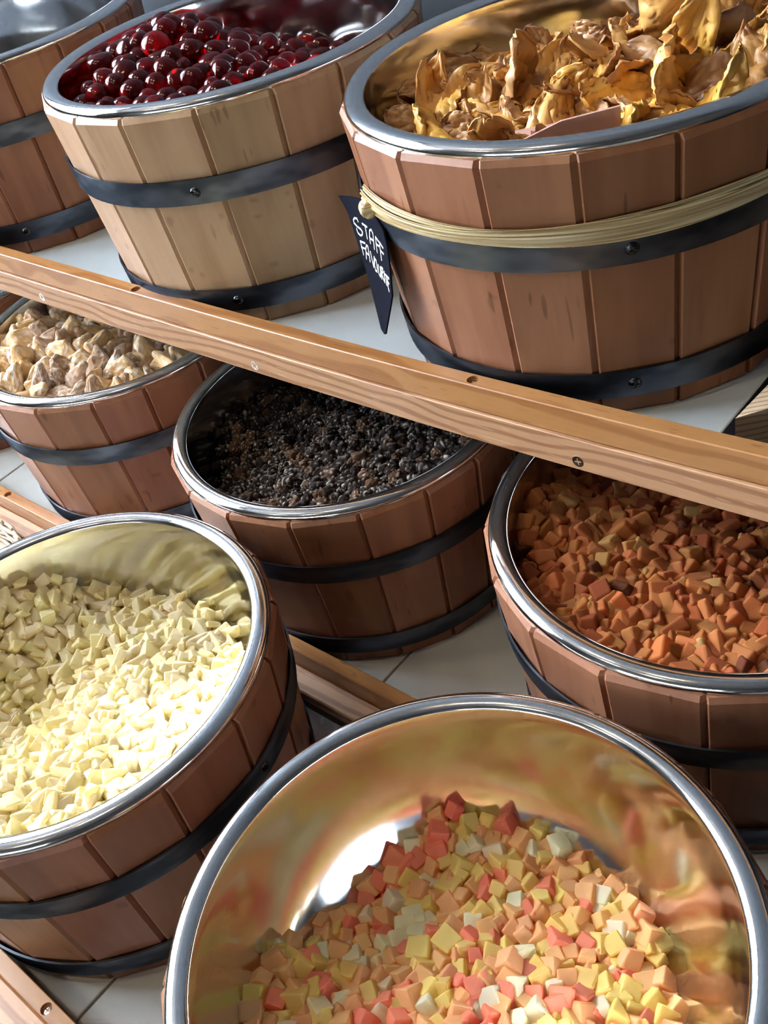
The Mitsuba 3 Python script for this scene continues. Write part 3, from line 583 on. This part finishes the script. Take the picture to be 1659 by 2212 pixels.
for i, (r0, z0, w) in enumerate(((.0034, .1330, .0078), (.0046, .1370, .0060), (.0024, .1395, .0042))):
    m = ribbon(d2r(237), d2r(400), r0, z0, w, 90, i + 3, 1); put('strand', m, 'raffia', rb, smooth=True) if False else None
    k = key(rb + '__strand'); uv = np.c_[np.zeros(len(m.vertices)), np.tile(np.repeat(np.linspace(0, 1, 90), 7), 2)]; scene[k] = mikit.ply(m, 'raffia', True, uv=uv)
kp = backproject((797, 452), sn, SP + sn * .004)
m = trimesh.creation.icosphere(3, .0062); m.vertices *= (1.0, .9, 1.1); m = clay(m, .004, 260, 3); m.apply_translation(kp); put('knot', m, 'raffia', rb, smooth=True, tone=.3)
# ------------------------------------------------------------------ scoop
sc = thing('plastic_scoop', 'pale pink plastic scoop lying among the mango slices', 'scoop')
def scoop():
    a = backproject((1062, 316), np.array([0, 0, 1.]), (0, 0, cz + (HR - .010) * cs)); b = backproject((1342, 262), np.array([0, 0, 1.]), (0, 0, cz + (HR - .010) * cs))
    return a, b
a, b = scoop(); e = (b - a); L = np.linalg.norm(e); e /= L; back = np.array([-e[1], e[0], 0])
prof = sg.Polygon([(0, -.014), (L, -.014), (L, .0085), (L * .55, .0065), (L * .2, -.001), (0, -.0075)])
def wall(th, off):
    m = trimesh.creation.extrude_polygon(prof, th); MM = np.eye(4); MM[:3, 0], MM[:3, 1], MM[:3, 2], MM[:3, 3] = e, (0, 0, 1), np.cross(e, (0, 0, 1)), a - back * 0 + back * (off + th); m.apply_transform(MM); return m
back = back / np.linalg.norm(back)
fw = wall(.002, 0.0); bw = wall(.002, .045)
fl = trimesh.creation.box((L, .047, .002)); MM = np.eye(4); MM[:3, 0], MM[:3, 1], MM[:3, 2] = e, back, (0, 0, 1); MM[:3, 3] = a + e * L / 2 + back * .0235 + [0, 0, -.013]; fl.apply_transform(MM)
en = trimesh.creation.box((.002, .047, .0215)); MM = MM.copy(); MM[:3, 3] = a + e * (L - .001) + back * .0235 + [0, 0, -.003]; en.apply_transform(MM)
put('bowl_of_scoop', trimesh.util.concatenate([fw, fl]), 'pink_plastic', sc)
# ------------------------------------------------------------------ right edge: black panel, timber
bp_ = thing('black_shelf_end', 'black painted board beside the right end of the upper shelf', 'board')
scene[bp_] = mikit.ply(tm(chbox(.3572, .62, -.045, YB - .002, -.030, -.0006, .0004)), 'black_paint')
dk = thing('black_sign_board', 'black board standing behind the mango tub at the right edge', 'sign')
dkp = sg.box(.336, .3568, .051, .285).difference(sg.Point(cx, cy).buffer(.1462, 48)).buffer(0); dkp = max(getattr(dkp, 'geoms', [dkp]), key=lambda g: g.intersection(sg.box(.3, .04, .4, .1)).area)
m = trimesh.creation.extrude_polygon(dkp, .022); scene[dk] = mikit.ply(m, 'black_card')
tb = thing('timber_offcut', 'sawn pine timber lying at the right edge beside the upper shelf', 'timber')
p0 = backproject((1588, 904), np.array([0, 0, 1.]), (0, 0, .03)); ee = np.array([.62, .785, 0]); ee /= np.linalg.norm(ee)
pl = [p0[:2], p0[:2] + ee[:2] * .34, p0[:2] + ee[:2] * .34 + np.array([0, .10]), p0[:2] + np.array([0, .16])]
pl = sg.Polygon([p0[:2], p0[:2] + ee[:2] * .30, p0[:2] + np.array([.19, .30]), p0[:2] + np.array([.012, .17])])
m = trimesh.creation.extrude_polygon(pl, .0415); m.apply_translation((0, 0, -.0115)); scene[tb] = mikit.ply(m, 'pine_sawn')
# ------------------------------------------------------------------ wicker basket with red fruit at the left edge
bk = thing('wicker_basket', 'shallow wicker basket of pale twigs at the left edge behind the pineapple tub', 'basket')
bx, by, br_ = -.405, -.3155, .135
t = np.linspace(0, 2 * math.pi, 121)
for i in range(9):
    z = Z3 + .0035 + i * .0034; R = br_ * (.955 + .0055 * i) + rng.normal(0, .0008); ph = i * math.pi
    wob = R + .0012 * np.sin(t * 18 + ph) + .0016 * np.sin(t * 5 + i * 2.1) - .0016
    put('weave_strand', tube(np.c_[bx + wob * np.cos(t), by + wob * np.sin(t), z + .0009 * np.sin(t * 7 + i * 1.7)], .0021 + .0004 * np.sin(t * 9 + i), 7), 'wicker', bk, smooth=True)
for i in range(36):
    a = i * 2 * math.pi / 36; put('stake', tube([(bx + br_ * .95 * math.cos(a), by + br_ * .95 * math.sin(a), Z3 + .001), (bx + br_ * .985 * math.cos(a), by + br_ * .985 * math.sin(a), Z3 + .034)], .0016, 6), 'wicker', bk, smooth=True)
m = trimesh.creation.cylinder(br_ * .94, .003, sections=48); m.apply_translation((bx, by, Z3 + .002)); put('base', m, 'wicker', bk)
scene['date_skin'] = two(pr(S(96, 44, 30), .14, specular=.5))
for i in range(26):
    a, q = rng.uniform(0, 6.28), br_ * .80 * math.sqrt(rng.random()); 
    m = trimesh.creation.icosphere(3, .5); m.vertices *= (.026, .015, .014); m = clay(m, .003, 160, i); m.apply_transform(trimesh.transformations.rotation_matrix(rng.uniform(0, 6.28), (0, 0, 1)))
    m.apply_translation((bx + q * math.cos(a), by + q * math.sin(a), Z3 + .0105 + .008 * (i % 2)))
    scene[key('dried_date')] = mikit.ply(m, 'date_skin', True)
for k in [k for k in scene if k.startswith('dried_date')]: tag(k, 'glossy dark red-brown dried fruit in the wicker basket', 'dried fruit', 'dark fruit in the wicker basket')
print({k: v for k, v in ALL.items()}, len(scene))
